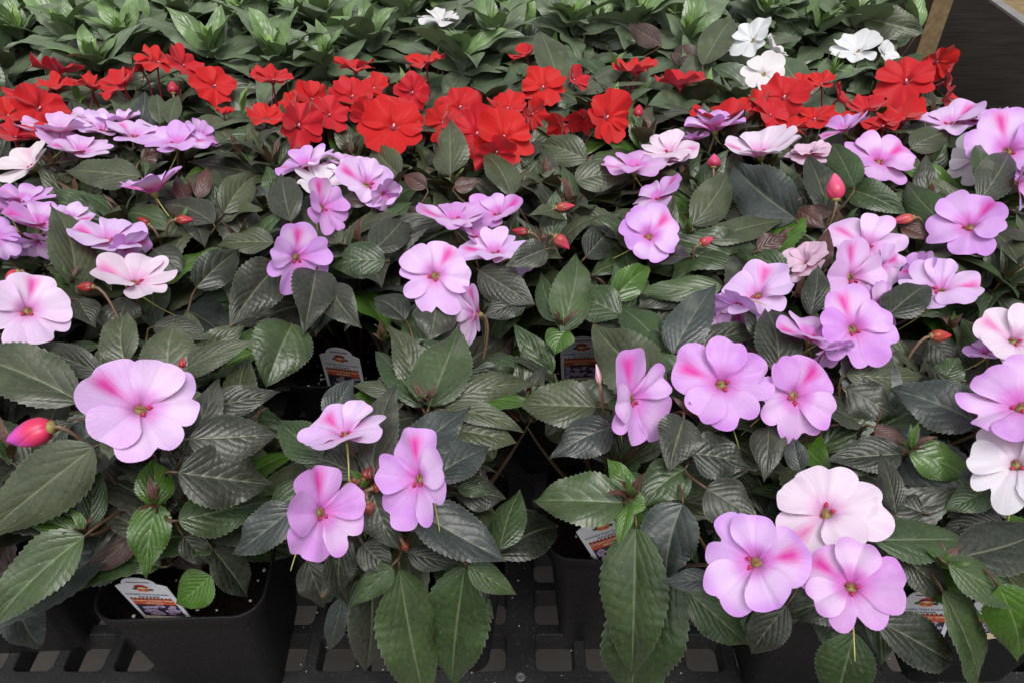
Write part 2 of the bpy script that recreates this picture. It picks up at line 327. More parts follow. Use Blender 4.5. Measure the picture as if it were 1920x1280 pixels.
# ---------------------------------------------------------------- flowers, read off the photograph
# x, y, diameter px, flatness, way it leans on the picture (deg), way the streaked petal points (deg), colour, H below the eye
FL = [
 (264,763,226,.90,80,155,'l',27),(643,808,175,.50,110,120,'l',27.5),(606,960,196,.78,0,95,'L',27),(781,898,196,.82,180,104,'L',27.5),
 (1190,748,190,.68,0,112,'L',28),(1352,717,200,.93,90,150,'L',28),(1493,742,192,.88,0,50,'L',28.4),(1548,958,218,.90,90,228,'P',29),
 (1415,1052,214,.96,150,5,'L',28),(1594,1097,208,.90,100,132,'L',27.6),(1602,615,170,.90,30,105,'L',28),(1600,520,160,.84,0,100,'l',29),
 (1624,460,152,.82,60,130,'l',29.6),(1764,541,168,.66,90,-14,'l',29),(1818,422,156,.80,90,42,'L',28.6),(1902,636,165,.85,60,130,'P',28.5),
 (1914,757,225,.74,90,60,'L',27),(1905,866,205,.88,90,100,'W',28.4),(1420,550,156,.72,100,80,'l',28.8),(1345,585,90,.6,140,90,'L',30.2),
 (1510,492,108,.70,120,90,'F',29),(1520,628,150,.45,70,160,'L',28.4),(558,483,146,.86,0,92,'L',29),(816,515,158,.96,90,60,'l',28.6),
 (888,590,128,.42,180,85,'l',30),(927,472,135,.60,90,172,'l',29.3),(851,409,140,.50,90,185,'L',28.6),(934,400,112,.68,110,30,'L',29),
 (1219,441,132,.86,60,50,'L',29),(1236,368,118,.45,120,60,'L',29),(1190,312,126,.52,90,182,'L',29),(1257,284,112,.62,90,-4,'P',29.4),
 (1340,238,106,.36,90,150,'L',29),(1426,283,134,.52,90,160,'P',29),(1520,290,88,.60,90,60,'F',30),(1582,241,88,.36,110,180,'L',29),
 (1653,299,136,.72,60,40,'L',29),(1783,228,118,.55,90,40,'l',29),(1845,222,74,.40,90,0,'l',29.5),(1892,280,152,.86,60,100,'L',28),
 (1828,300,100,.80,180,90,'W',30),(1915,345,110,.60,0,0,'L',28.6),(52,580,168,.90,90,82,'p',28),(253,525,158,.60,90,170,'P',28.6),
 (200,446,160,.50,90,170,'l',28.4),(286,352,138,.36,110,160,'L',28.6),(330,268,122,.60,100,30,'L',29),(250,252,104,.55,90,120,'l',29.3),
 (195,243,92,.55,90,60,'l',29.4),(150,282,104,.50,90,200,'l',29),(104,245,126,.45,100,170,'l',29.2),(168,222,70,.6,90,90,'l',30),
 (56,308,108,.62,135,120,'W',28.8),(42,374,112,.45,90,160,'L',29),(74,418,134,.50,90,200,'L',28.6),(130,408,92,.50,90,20,'l',29.4),
 (72,455,84,.55,250,80,'L',29.4),(-8,445,96,.80,60,90,'L',28.4),(572,308,108,.55,110,180,'L',29),(602,342,98,.60,90,10,'W',29.4),
 (690,344,124,.75,60,170,'l',29),(607,388,118,.60,30,110,'L',28.5),(655,307,82,.45,90,90,'l',29.8),
 # red
 (110,134,96,.26,90,60,'R',29),(174,160,86,.50,90,60,'R',29),(226,160,92,.60,130,60,'R',28.8),(296,115,88,.60,90,60,'R',29),(345,122,78,.65,60,60,'R',29.3),
 (402,160,90,.80,90,60,'R',29),(512,148,90,.60,90,60,'R',29),(500,222,76,.70,90,20,'R',29),(562,236,104,.82,10,90,'R',28.6),(585,185,84,.75,60,30,'R',29.2),
 (75,202,108,.80,60,60,'R',28.6),(14,215,74,.70,90,30,'R',29),(30,255,106,.55,90,60,'R',28.8),(667,128,88,.42,90,60,'R',29),(660,180,92,.85,90,60,'R',28.8),
 (798,118,84,.48,100,60,'R',29),(774,174,84,.85,30,60,'R',28.9),(738,236,140,.90,90,80,'R',28.2),(862,200,98,.85,100,60,'R',28.9),(946,258,132,.92,60,90,'R',28.0),
 (893,250,108,.88,120,60,'R',28.5),(951,202,88,.70,90,60,'R',28.9),(986,102,72,.55,110,60,'R',29.2),(1019,163,90,.85,90,100,'R',28.8),(1078,150,62,.60,30,60,'R',29.2),
 (1140,220,106,.85,20,60,'R',28.6),(1093,222,66,.55,250,60,'R',29.2),(1192,133,92,.42,90,60,'R',29),(1275,158,96,.42,90,60,'R',29),(1050,238,74,.42,200,60,'R',29),
 (1470,181,108,.85,90,60,'R',28.6),(1540,156,62,.60,90,60,'R',29.3),(1576,185,66,.50,30,60,'R',29.2),(1527,222,78,.72,90,60,'R',28.9),(1355,222,122,.50,90,60,'R',29.6),
 (1480,240,78,.55,90,60,'R',29.5),(1625,205,82,.58,90,60,'R',29.2),(1692,222,98,.50,90,60,'R',29),(1699,151,120,.86,90,80,'R',28.2),(1757,118,82,.75,320,60,'R',29.4),
 (1776,155,72,.45,10,60,'R',29.4),(420,212,40,.5,90,60,'R',30),
 (262,128,70,.5,130,60,'R',29.6),(545,200,70,.7,150,60,'R',29.4),(618,215,84,.8,60,60,'R',29.2),(700,165,76,.75,120,60,'R',29.3),(690,215,80,.7,200,60,'R',29),(828,230,78,.6,160,60,'R',29.2),
 (930,288,92,.8,270,60,'R',28.6),(1000,215,74,.6,0,60,'R',29.4),(45,180,74,.6,120,60,'R',29.4),(1415,205,80,.6,120,60,'R',29.4),(1445,215,80,.7,60,60,'R',29),(1505,160,66,.6,60,60,'R',29.4),(1655,235,90,.5,90,60,'R',29.2),(1590,225,66,.5,90,60,'R',29.4),(1770,190,56,.4,0,60,'R',29.6),(100,165,80,.6,120,60,'R',29.2),
 # lavender blooms tucked behind others
 (120,268,92,.5,80,30,'l',29.5),(225,228,80,.5,110,150,'L',29.6),(380,255,70,.55,60,20,'L',29.5),(20,395,100,.45,100,150,'L',29.2),(110,435,80,.5,120,60,'l',29.4),(30,455,80,.5,260,60,'L',29.5),(240,465,96,.45,330,350,'L',28.9),
 (890,440,90,.5,60,120,'L',29.3),(975,490,80,.5,300,330,'l',29.6),(640,318,80,.5,90,120,'P',29.6),(720,365,72,.6,330,330,'L',29.3),(1640,575,120,.7,0,20,'L',29.4),(1655,500,100,.7,0,20,'l',29.9),(1385,575,110,.5,240,250,'L',29.3),(1555,655,110,.4,300,330,'L',28.6),
 (1255,302,80,.5,90,30,'P',29.6),(1300,260,60,.5,90,30,'L',29.8),(1850,660,80,.5,90,30,'L',29.6),(1725,510,90,.5,150,160,'L',29.4),(1830,225,80,.5,90,30,'L',29.8),
 # white at the back
 (828,36,104,.55,90,60,'w',29.2),(1410,74,96,.66,120,60,'w',28.3),(1450,92,60,.5,40,60,'w',28.6),(1434,137,92,.85,60,60,'w',28.8),(1609,93,102,.68,90,60,'w',29),(1660,102,64,.70,30,60,'w',29.4),
]
FCOL = {'L': ((.62, .27, .76), 1.0, (.66, .10, .34)), 'l': ((.73, .47, .86), .9, (.66, .14, .30)), 'P': ((.78, .68, .82), .75, (.70, .30, .50)), 'p': ((.76, .57, .82), .85, (.7, .25, .5)),
        'W': ((.78, .75, .80), .30, (.75, .6, .7)), 'F': ((.76, .52, .68), .35, (.70, .12, .22)), 'R': ((.60, .004, .006), 0.0, (.56, .012, .05)), 'w': ((.78, .78, .80), 0.02, (.72, .74, .74))}
ZB = np.full((256, 384), 1e9); ZF = np.full((256, 384), 1e9)      # nearest depth of placed leaves / flowers
def splat(buf, P, rad=0):
    x, y, z = proj(P.reshape(-1, 3)); i = (x/5).astype(int); j = (y/5).astype(int)
    for di in range(-rad, rad+1):
        for dj in range(-rad, rad+1):
            a, b = i+di, j+dj; k = (a >= 0) & (a < 384) & (b >= 0) & (b < 256)
            np.minimum.at(buf, (b[k], a[k]), z[k])

def flower_geo(R, seed, kind, cup):
    """petals in the flower's own frame: streaked petal towards +y, face towards +z"""
    r = np.random.default_rng(seed); V = []; Fq = []; UV = []; AT = []; n0 = 0
    red = kind in 'R'; dark = 0
    pet = [(90, r.uniform(54, 62), r.uniform(.96, 1.04), -.05, 1, .07), (90+140+r.uniform(-5, 5), 53, r.uniform(1.0, 1.07), -.03, 0, .30), (90-140+r.uniform(-5, 5), 53, r.uniform(.98, 1.07), -.01, 0, .30),
           (90+76+r.uniform(-7, 7), r.uniform(42, 50), r.uniform(.84, .94), .07, 0, .07), (90-76+r.uniform(-7, 7), r.uniform(42, 50), r.uniform(.84, .94), .09, 0, .07)]
    if kind == 'F': pet += [(a+35, 40, .7, .12+.03*i, 0, .1) for i, a in enumerate((90, 162, 234, 306, 18))]
    nu, nv = 12, 26
    for k, (a0, A, ln, z0, std, notch) in enumerate(pet):
        A = math.radians(A*r.uniform(.94, 1.06)*(1.08 if red else 1)); a0 = math.radians(a0); ln *= r.uniform(.93, 1.05)
        v = np.linspace(-1, 1, nv+1); u = np.linspace(0, 1, nu+1)
        off = r.uniform(-.18, .18); dep = notch*r.uniform(.35, 1.35); off = off*(1.0 if notch < .2 else .8)
        out = ln*(1-dep*np.exp(-np.abs((v-off)/.15)**1.4))*(1-np.abs(v)**3.6*.999)**.42
        out = out*(1+.05*np.sin(v*2.6+r.uniform(0, 6))+.018*np.sin(v*9+r.uniform(0, 6)))
        if red: out = out*(1+.07*np.abs(np.sin(v*6+r.uniform(0, 6)))-.05); 
        rr = out[None]*u[:, None]; ph = (v*A)[None]*(.74+.26*u[:, None]**.7)
        x = rr*np.cos(ph); y = rr*np.sin(ph)
        ruf = r.uniform(.03, .095)*(2.0 if red else 1)
        z = z0*np.minimum(1, rr*3.5)+cup*rr**1.6+ruf*rr**2*np.sin(v*r.uniform(4, 8)+r.uniform(0, 6))[None]+(r.uniform(-.16, .24) if red else r.uniform(-.10, .18))*rr**2
        z = z-.10*np.exp(-(v/.10)**2)[None]*rr*.35                           # crease along the middle
        z = z-.22*np.exp(-(rr/.13)**2)+(.14*rr**2*(v**2)[None] if k > 2 else 0)
        curl = r.uniform(-.16, .06); z = z+curl*np.maximum(0, rr-.6)**2*3
        X = x*math.cos(a0)-y*math.sin(a0); Y = x*math.sin(a0)+y*math.cos(a0)
        V.append(np.stack([X, Y, z], -1).reshape(-1, 3)*R)
        Fq.append(grid_faces(1, nu, nv)+n0); n0 += (nu+1)*(nv+1)
        UV.append(np.stack([rr/max(ln, .1), np.broadcast_to(v*.5+.5, rr.shape)], -1).reshape(-1, 2))
        AT.append(np.tile([std, r.random(), 0], ((nu+1)*(nv+1), 1)))
    V = np.concatenate(V); al = r.uniform(0, 3.14); V[:, 2] += r.uniform(-.14, .16)*(V[:, 0]*math.cos(al)+V[:, 1]*math.sin(al))**2/R
    return V, np.concatenate(Fq), np.concatenate(UV), np.concatenate(AT)
def nearest(p, kinds, shift=0):
    best = None
    for q in PL:
        if q['kind'] in kinds:
            d = math.hypot(q['x']-p[0], q['y']-p[1]-shift)
            if best is None or d < best[0]: best = (d, q)
    return best[1]
for i, (x, y, D, rat, lean, stk, col, H) in enumerate(FL):
    D *= 1.10 if (y < 345 and col not in 'wR') else 1.0
    P = at(x, y, H); z = (P-CAM)@fw; R = D/2*z/F
    rat = min(rat, .985); sa = math.sqrt(1-rat*rat); ca = rat; la = math.radians(lean)
    n = rt*sa*math.cos(la)+upv*sa*math.sin(la)-nrm(P-CAM)*ca; n = nrm(n)
    s_ = rt*math.cos(math.radians(stk))+upv*math.sin(math.radians(stk)); s_ = nrm(s_-(s_@n)*n); xx = np.cross(s_, n)
    red = col == 'R'
    cup = .10 if rat > .7 else .20
    if D < 70: cup = .3
    V, Fq, UV, AT = flower_geo(R*.95, 100+i, col, cup)
    Rm = np.stack([xx, s_, n], 0)
    V = V@Rm+P
    splat(ZF, V)
    kinds = {'R': ('red',), 'w': ('white',)}.get(col, ('lav',))
    nearest(P, kinds, 2 if P[1] < 45 else 0)['flowers'].append(dict(P=P, V=V, F=Fq, UV=UV, AT=AT, n=n, s=s_, x=xx, R=R, col=col, i=i, side=rat < .55))

# ---------------------------------------------------------------- leaves placed from the photograph
# base x,y, tip x,y, width px, tone, (H base, H tip)
HL = [
 (150,752,-70,665,108,'o'),(237,685,238,586,76,'o'),(318,710,335,600,108,'o'),(335,698,492,636,56,'o'),(195,702,72,652,58,'d'),(345,850,412,706,72,'d'),
 (385,765,528,733,62,'d'),(355,822,522,812,98,'d',29,30),(335,885,512,908,122,'d',29.5,32),(335,975,515,935,88,'g',32,34),(175,838,-45,1015,125,'o',28.5,32.5),
 (158,1005,-28,1190,108,'G',32,35),(25,1110,80,1215,74,'b',40,44),(168,990,172,856,52,'g',33,31),(155,1002,30,975,44,'y',33,33),(292,948,290,858,70,'y',32,31),
 (295,942,275,1084,80,'y',32,35),(262,985,160,1072,56,'p',35,37),(280,1002,180,955,52,'d',34,34),(395,1078,330,1132,76,'y',38,40),(398,1028,465,1120,78,'k',36,40),
 (345,1005,392,1058,52,'d',35,37),(300,1062,233,1052,44,'g',37,37),(212,815,206,862,44,'o',28,28.5),(130,790,60,880,60,'k',31,33),(60,690,20,800,90,'d',32,34),
 (605,862,518,788,76,'g',29.5,30),(550,952,438,1038,84,'b',30,32),(670,892,552,856,62,'d',29.5,30),(695,905,745,714,96,'d',30,28),(770,860,882,764,92,'b',29.5,29.5),
 (805,900,918,838,84,'b',29.8,30.5),(845,805,970,830,72,'o',31,32),(835,768,984,812,46,'o',30.4,31.5),(838,752,1014,722,64,'o',30.5,31.5),(805,760,862,612,122,'G',30.5,29.5),
 (790,762,703,658,62,'g',31,31),(620,790,662,710,62,'b',30.5,30),(738,738,660,722,36,'o',31,31),(700,925,752,1032,82,'d',29,31),(692,912,640,948,48,'g',29,30),
 (775,955,950,1052,104,'b',30,32),(755,988,888,990,34,'g',31,32),(938,1028,976,918,74,'g',33.5,33.5),(930,1040,1046,988,92,'k',35,37),(860,925,948,935,72,'d',33,34),
 (858,912,925,922,32,'g',32,32.5),(765,1035,862,1056,50,'k',33,34),(748,1068,800,1320,118,'G',33.5,42),(872,1062,848,1290,126,'g',33.5,42),(695,1055,685,1258,100,'d',33.5,41),
 (642,1118,614,1218,44,'b',39,43),(735,1062,658,1138,52,'g',32.5,34.5),(680,1018,738,1070,62,'d',32,33),(622,1035,648,1128,62,'d',34,37),(575,1050,610,1135,70,'d',36,39),
 (878,1060,970,1114,54,'G',32.6,34.5),(560,900,520,1005,70,'g',33,35),(650,1000,640,1110,70,'d',33,36),
 (1168,942,1000,938,104,'G',31,32),(1182,930,1138,858,42,'y',31,30.5),(1175,938,1212,952,50,'y',31,31),(1178,948,1158,1028,34,'y',31,32),(1160,900,1235,925,50,'g',31,31.5),
 (1192,990,1184,1268,130,'G',31.5,39),(1262,1060,1185,1310,146,'g',33.5,43),(1285,878,1198,955,88,'g',30.6,31.6),(1280,945,1250,1088,114,'b',30.6,33.5),(1332,1085,1240,1092,44,'b',31,32),
 (1288,1108,1402,1208,84,'g',35,38),(1475,1135,1408,1225,72,'d',34,37),(1325,915,1425,982,98,'d',29.8,30.5),(1295,850,1410,877,92,'k',30,31),(1282,785,1252,888,88,'d',29,30),
 (1145,800,1030,860,88,'b',30,31),(1118,762,970,756,94,'o',30.3,31.2),(1120,752,1030,735,44,'o',31.5,31.5),(1245,735,1112,606,116,'o',30.5,30.5),(1258,672,1158,574,84,'g',31.4,31.4),
 (1262,662,1344,530,82,'b',30.4,29),(1300,660,1425,618,58,'d',30.6,30.6),(1262,684,1220,598,60,'g',31,31),(1432,642,1408,568,58,'d',30,29.5),(1462,702,1436,578,84,'k',29.5,29),
 (1520,592,1532,498,50,'k',29,28),(1665,592,1740,534,78,'k',29,29),(1482,520,1382,468,48,'g',29.8,29.8),(1352,535,1188,545,52,'G',30,31),(1588,702,1730,705,68,'o',30,30.8),
 (1835,792,1665,728,108,'b',29.4,30),(1588,728,1682,782,82,'d',30.6,31.5),(1768,712,1796,668,52,'g',30.5,30),(1740,640,1795,700,66,'d',31,32),(1862,692,1806,598,62,'g',30.6,30),
 (1440,800,1432,905,68,'d',30,31),(1502,882,1488,820,42,'b',30,29.4),(1690,850,1545,862,74,'k',30.6,31.2),(1638,1012,1814,1010,92,'g',30,31),(1695,1045,1778,1112,78,'d',31.5,33),
 (1790,1045,1965,985,104,'k',31,32),(1778,1058,1920,1142,84,'G',30.5,32.5),(1768,1108,1828,1284,112,'G',32,38),(1872,1098,1908,1240,96,'y',31,35.5),(1640,1158,1785,1240,94,'k',33,36),
 (1602,1185,1568,1315,104,'g',35,40),(1705,848,1825,902,74,'y',30.4,31.4),(1852,915,1768,955,62,'g',30.4,31.4),(1680,962,1648,848,44,'d',30.2,29.6),(1730,960,1640,930,70,'k',31.5,32),
 (1600,1130,1460,1160,80,'k',34,36),(1880,980,1760,1000,70,'k',32,33),
 (522,498,430,614,94,'d',30,31),(592,508,568,630,88,'d',30,31),(622,538,680,617,68,'d',30.4,31.4),(722,490,622,502,74,'g',30.4,31),(548,608,498,726,114,'G',31,32.5),
 (512,455,405,460,52,'o',30,30.6),(148,562,180,615,62,'d',29.5,30.4),(142,545,94,384,84,'o',29.2,27.6),(368,540,450,470,68,'k',30.5,30.5),(288,468,345,512,64,'d',30,31),
 (240,560,222,628,72,'d',30.4,31.4),(288,612,398,640,58,'d',30.8,31.4),(898,508,1004,572,76,'d',30,31),(816,572,802,645,84,'d',30.2,31),(1052,622,1080,474,80,'G',31,30),
 (1045,602,1016,510,46,'g',31,30.4),(1165,592,1072,560,78,'g',31,31.4),(1150,560,1220,498,58,'y',31,30.6),(1060,620,1040,668,62,'y',31,32),(1022,468,945,502,56,'d',28.4,28.8),
 (1098,482,1152,424,60,'k',30.2,30),(1292,545,1188,582,52,'d',31,32),(845,328,843,222,72,'o',29.5,27.5),(958,368,906,288,62,'o',29.6,28.6),(264,332,122,320,64,'o',28.6,29),
 (545,415,529,328,66,'d',29.6,28.6),(1298,422,1362,320,72,'o',30,29),(1492,410,1375,308,102,'b',29.8,29.4),(1555,402,1512,290,54,'d',29.6,28.6),(1328,450,1472,414,60,'o',29.8,30.2),
 (1588,355,1704,406,62,'g',29.8,30.4),(1772,420,1700,338,66,'g',29.8,29.8),(1835,378,1890,286,72,'d',29,28),(1840,342,1833,272,38,'g',28.6,28),(1602,350,1560,270,58,'g',28.6,28),
 (1708,278,1780,250,56,'o',29.6,29.6),(300,232,293,178,36,'o',29.6,28.6),(318,232,336,178,34,'o',29.6,28.8),(1625,36,1735,62,62,'o',29,29.6),(700,470,760,405,70,'d',30,30),
 (640,455,560,400,60,'o',30.5,30.5),(400,420,300,385,62,'d',30,30),(420,400,480,330,60,'o',30,29.6),(240,400,330,440,56,'g',30,30.5),(355,400,385,470,60,'d',30.5,31),
 (760,600,700,560,60,'k',31,31),(985,560,900,600,56,'k',31,31.6),(750,330,700,270,60,'o',30,29.6),(1100,300,1010,270,62,'o',30,30),(1080,340,1180,335,66,'o',30,30.4),
 (1050,170,1010,60,70,'o',30,28),(372,372,388,314,32,'R',29.4,28.2),(352,385,330,330,30,'R',29.8,29),(800,352,756,330,34,'R',29.4,29.2),(852,350,902,338,34,'R',29.4,29.2),(1495,395,1548,428,40,'R',29.6,30),(1560,400,1512,388,30,'R',29.4,29.4),
 (1240,82,1178,44,42,'p',29.6,29),(1262,100,1345,118,40,'p',29.8,30),(1420,470,1478,445,40,'R',29.2,28.8),(1548,505,1552,428,30,'R',29,28),(1690,425,1745,452,40,'R',30,30.4),(265,300,300,285,30,'R',28.8,28.8),(690,380,635,372,36,'p',29.6,29.8),(1640,800,1710,835,36,'R',30.4,30.8),(620,870,575,845,30,'p',30,30),(1318,122,1372,36,60,'o',29.6,28.8),(1100,110,1140,150,50,'g',30,30.6),
]
for h in HL:
    bx, by, tx, ty, wp, tone = h[:6]
    if len(h) > 6: Hb, Ht = h[6:8]
    else:
        Hb = 30.4 if by > 600 else 30; Ht = Hb+(-1.2 if ty < by-60 else .4 if abs(ty-by) < 60 else 1.6)
    B = at(bx, by, Hb); T = at(tx, ty, Ht); m_ = (B+T)/2; z = (m_-CAM)@fw
    toc = -nrm(m_-CAM)
    N = .62*toc+.38*np.array([0, 0, 1.])+rt*random.uniform(-.38, .38)+fw*random.uniform(-.1, .2)
    W = wp*z/F*1.04
    c = np.array(TONE[tone])*random.uniform(.88, 1.12)
    kinds = ('lav',) if by > 215 else ('white', 'red')
    hero = dict(B=B, T=T, N=N, W=W, c=c, seed=len(HL)*3+int(bx*7+by), tone=tone)
    P, UV, fr_ = leaves(B, T, N, W, nu=76, nv=14, seed=hero['seed'], teeth=19, bend=random.uniform(-.05, .05), arch=random.uniform(.03, .13), fold=random.uniform(.02, .50), quilt=.030 if Ht-Hb < 5 else .065)
    hero['P'] = P[0]; hero['UV'] = UV[0]; hero['c'] = np.array([*c, fr_[0]])
    splat(ZB, P[0])
    nearest(B, kinds, 0)['leaves'].append(hero)
# shoot tips with small young leaves
TIPS = [(800,752,30.5),(160,1000,32.6),(294,946,31.6),(1182,935,30.8),(1706,842,30.2),(690,915,29),(132,535,29.2),(335,425,30),(1048,398,29.6),(1052,612,31),(1140,545,31),(1288,440,29.8),
        (850,345,29.8),(1300,780,29.6),(1495,560,29.8),(1550,395,29.8),(720,640,31.8),(1780,620,30.4),(1880,900,30.2),(225,320,28.8),(35,62,30.2),(125,62,29.4),(228,66,29.4),(330,22,29.6),(395,92,30),(512,100,30),(455,30,29.8),(590,25,29.6),(690,66,30),(760,22,29.6),(930,58,29.4),(1075,34,29.6),(1195,30,29.6),(1290,70,30),(1440,24,29.6),(1540,50,29.8),(1602,34,29.2),(865,100,30.2),(1560,140,30),(610,110,30),(180,118,30.2),(1760,1060,31)]
for x, y, H in TIPS:
    p = at(x, y, H); nearest(p, ('lav',) if y > 215 else ('white',))['tips'].append(p)
# buds: x,y (base), length px, width px, direction deg, colour, tip colour, H
BUDS = [(98,800,102,56,196,(.62,.03,.10),(.72,.10,.60),27.6),(1568,376,54,34,90,(.60,.05,.12),(.75,.12,.25),28),(1338,315,28,26,85,(.45,.04,.10),(.65,.08,.25),28.8),
 (1042,390,38,20,8,(.35,.06,.04),(.62,.05,.10),28.8),(1040,443,38,28,-40,(.40,.05,.05),(.66,.06,.14),29),(992,436,34,20,172,(.20,.02,.02),(.42,.02,.05),29),
 (330,412,32,20,0,(.30,.03,.02),(.50,.03,.05),29),(280,422,30,18,150,(.22,.02,.02),(.40,.02,.04),29.2),(176,538,36,22,180,(.25,.02,.02),(.50,.03,.04),28.6),(36,510,42,30,220,(.50,.03,.06),(.6,.05,.12),28.5),
 (1312,458,30,20,25,(.40,.05,.05),(.66,.06,.16),29.4),(1714,408,44,22,190,(.45,.08,.06),(.60,.06,.14),29.2),(1745,630,44,26,2,(.35,.06,.03),(.52,.03,.04),29.6),(1195,222,28,22,80,(.35,.02,.04),(.5,.02,.04),29),
 (325,176,26,20,100,(.4,.02,.05),(.55,.02,.05),29.2),(658,903,26,24,20,(.20,.05,.03),(.16,.03,.02),28.6),(682,897,26,24,60,(.22,.04,.03),(.14,.02,.02),28.5),(672,932,26,22,-30,(.24,.05,.03),(.18,.03,.02),28.4),
 (688,940,30,26,-80,(.26,.07,.04),(.18,.03,.02),28.3),(698,915,26,22,10,(.2,.04,.02),(.14,.02,.02),28.5),(756,1018,18,16,-60,(.2,.04,.02),(.2,.03,.02),31),(1125,720,40,12,100,(.7,.4,.45),(.75,.5,.6),28.6),
 (340,690,22,14,80,(.4,.02,.04),(.4,.03,.04),28.5)]
for b in BUDS:
    p = at(b[0], b[1], b[7]); nearest(p, ('lav',) if b[1] > 230 else ('red',))['buds'].append(b)

# places where the photo shows bare pot, grate or a plant tag: filler leaves stay away
KEEP = [[(150,1125),(250,1080),(480,1085),(560,1060),(560,1280),(80,1280),(80,1140)], [(955,850),(1020,880),(1130,1050),(1130,1220),(1170,1290),(880,1290),(920,1200),(930,1120),(960,1060)],
 [(1010,830),(1110,830),(1050,900),(1010,920)], [(1035,995),(1160,990),(1130,1060),(1140,1240),(1035,1240)], [(508,725),(600,725),(600,800),(530,800)],
 [(1285,1200),(1450,1190),(1450,1290),(1285,1290)], [(1450,1215),(1530,1205),(1560,1290),(1450,1290)], [(596,648),(695,648),(695,720),(596,720)], [(1038,628),(1130,628),(1130,718),(1038,718)],
 [(1698,1112),(1760,1112),(1760,1170),(1698,1170)], [(1850,1120),(1885,1120),(1885,1180),(1850,1180)], [(1690,1240),(1770,1240),(1780,1290),(1690,1290)],[(520,1040),(600,1060),(600,1290),(520,1290)], [(600,1200),(700,1200),(700,1290),(560,1290)],
 [(950,800),(1020,790),(1015,880),(955,880)]]
# the empty ground beside the bench at the top right
KEEP.append([(1740,-60),(1960,-60),(1960,200),(1850,200),(1795,180),(1795,95),(1740,85)])
def inside(poly, x, y):
    c = np.zeros(len(x), bool); n = len(poly)
    for i in range(n):
        x0, y0 = poly[i]; x1, y1 = poly[(i+1) % n]
        k = ((y0 > y) != (y1 > y)) & (x < (x1-x0)*(y-y0)/(y1-y0+1e-9)+x0); c ^= k
    return c

ROS = []
def rosette(tp):
    """one upright shoot head read off the photograph: small pale leaves over larger ones"""
    out = []; a0 = random.uniform(0, 6.28)
    for dz, nl, l0, l1, el, c in ((0, 4, 2.0, 3.2, 62, (.24, .42, .08)), (.3, 4, 4.2, 5.8, 42, (.18, .30, .105)), (1.0, 5, 6.2, 8.2, 20, (.165, .23, .125)), (2.2, 4, 7.0, 9.0, 2, (.135, .18, .105))):
        for j in range(nl):
            aa = a0+dz*1.3+6.283*j/nl+random.uniform(-.3, .3); e = math.radians(el+random.uniform(-18, 18)); L = random.uniform(l0*.85, l1*1.05)
            d = np.array([math.cos(aa)*math.cos(e), math.sin(aa)*math.cos(e), math.sin(e)])
            n = nrm(np.array([-d[0]*math.sin(e), -d[1]*math.sin(e), 1.0])+rng.normal(0, .28, 3))
            B_ = tp-np.array([0, 0, dz])+d*.3
            out.append((B_, B_+d*L, n, L*random.uniform(.40, .50) if el < 60 else L*.3, np.array(c)*random.uniform(.8, 1.15), random.uniform(.05, .16)))
    return out
for x, y, H in TIPS:
    if y < 150:
        tp = at(x, y, H); ro = rosette(tp); pl = nearest(tp, ('white',))
        Bq = np.array([o_[0] for o_ in ro]); Tq = np.array([o_[1] for o_ in ro]); Nq = np.array([o_[2] for o_ in ro]); Wq = np.array([o_[3] for o_ in ro])
        P, UV, f_ = leaves(Bq, Tq, Nq, Wq, nu=30, nv=8, teeth=14, seed=int(x), arch=np.array([o_[5] for o_ in ro]))
        ok = []
        for i in range(len(P)):
            xx_, yy_, z_ = proj(P[i].reshape(-1, 3)); xi = np.clip((xx_/5).astype(int), 0, 383); yi = np.clip((yy_/5).astype(int), 0, 255)
            ok.append(((z_ < ZF[yi, xi]) & (ZF[yi, xi] < 1e8)).mean() < .05 and inside(KEEP[-1], xx_, yy_).mean() < .03)
        ok = np.array(ok, bool)
        if ok.any():
            P = P[ok]; splat(ZB, P); pl.setdefault('ros', []).append((P, UV[ok], np.array([[*ro[i][4], f_[i]] for i in range(len(ro)) if ok[i]])))
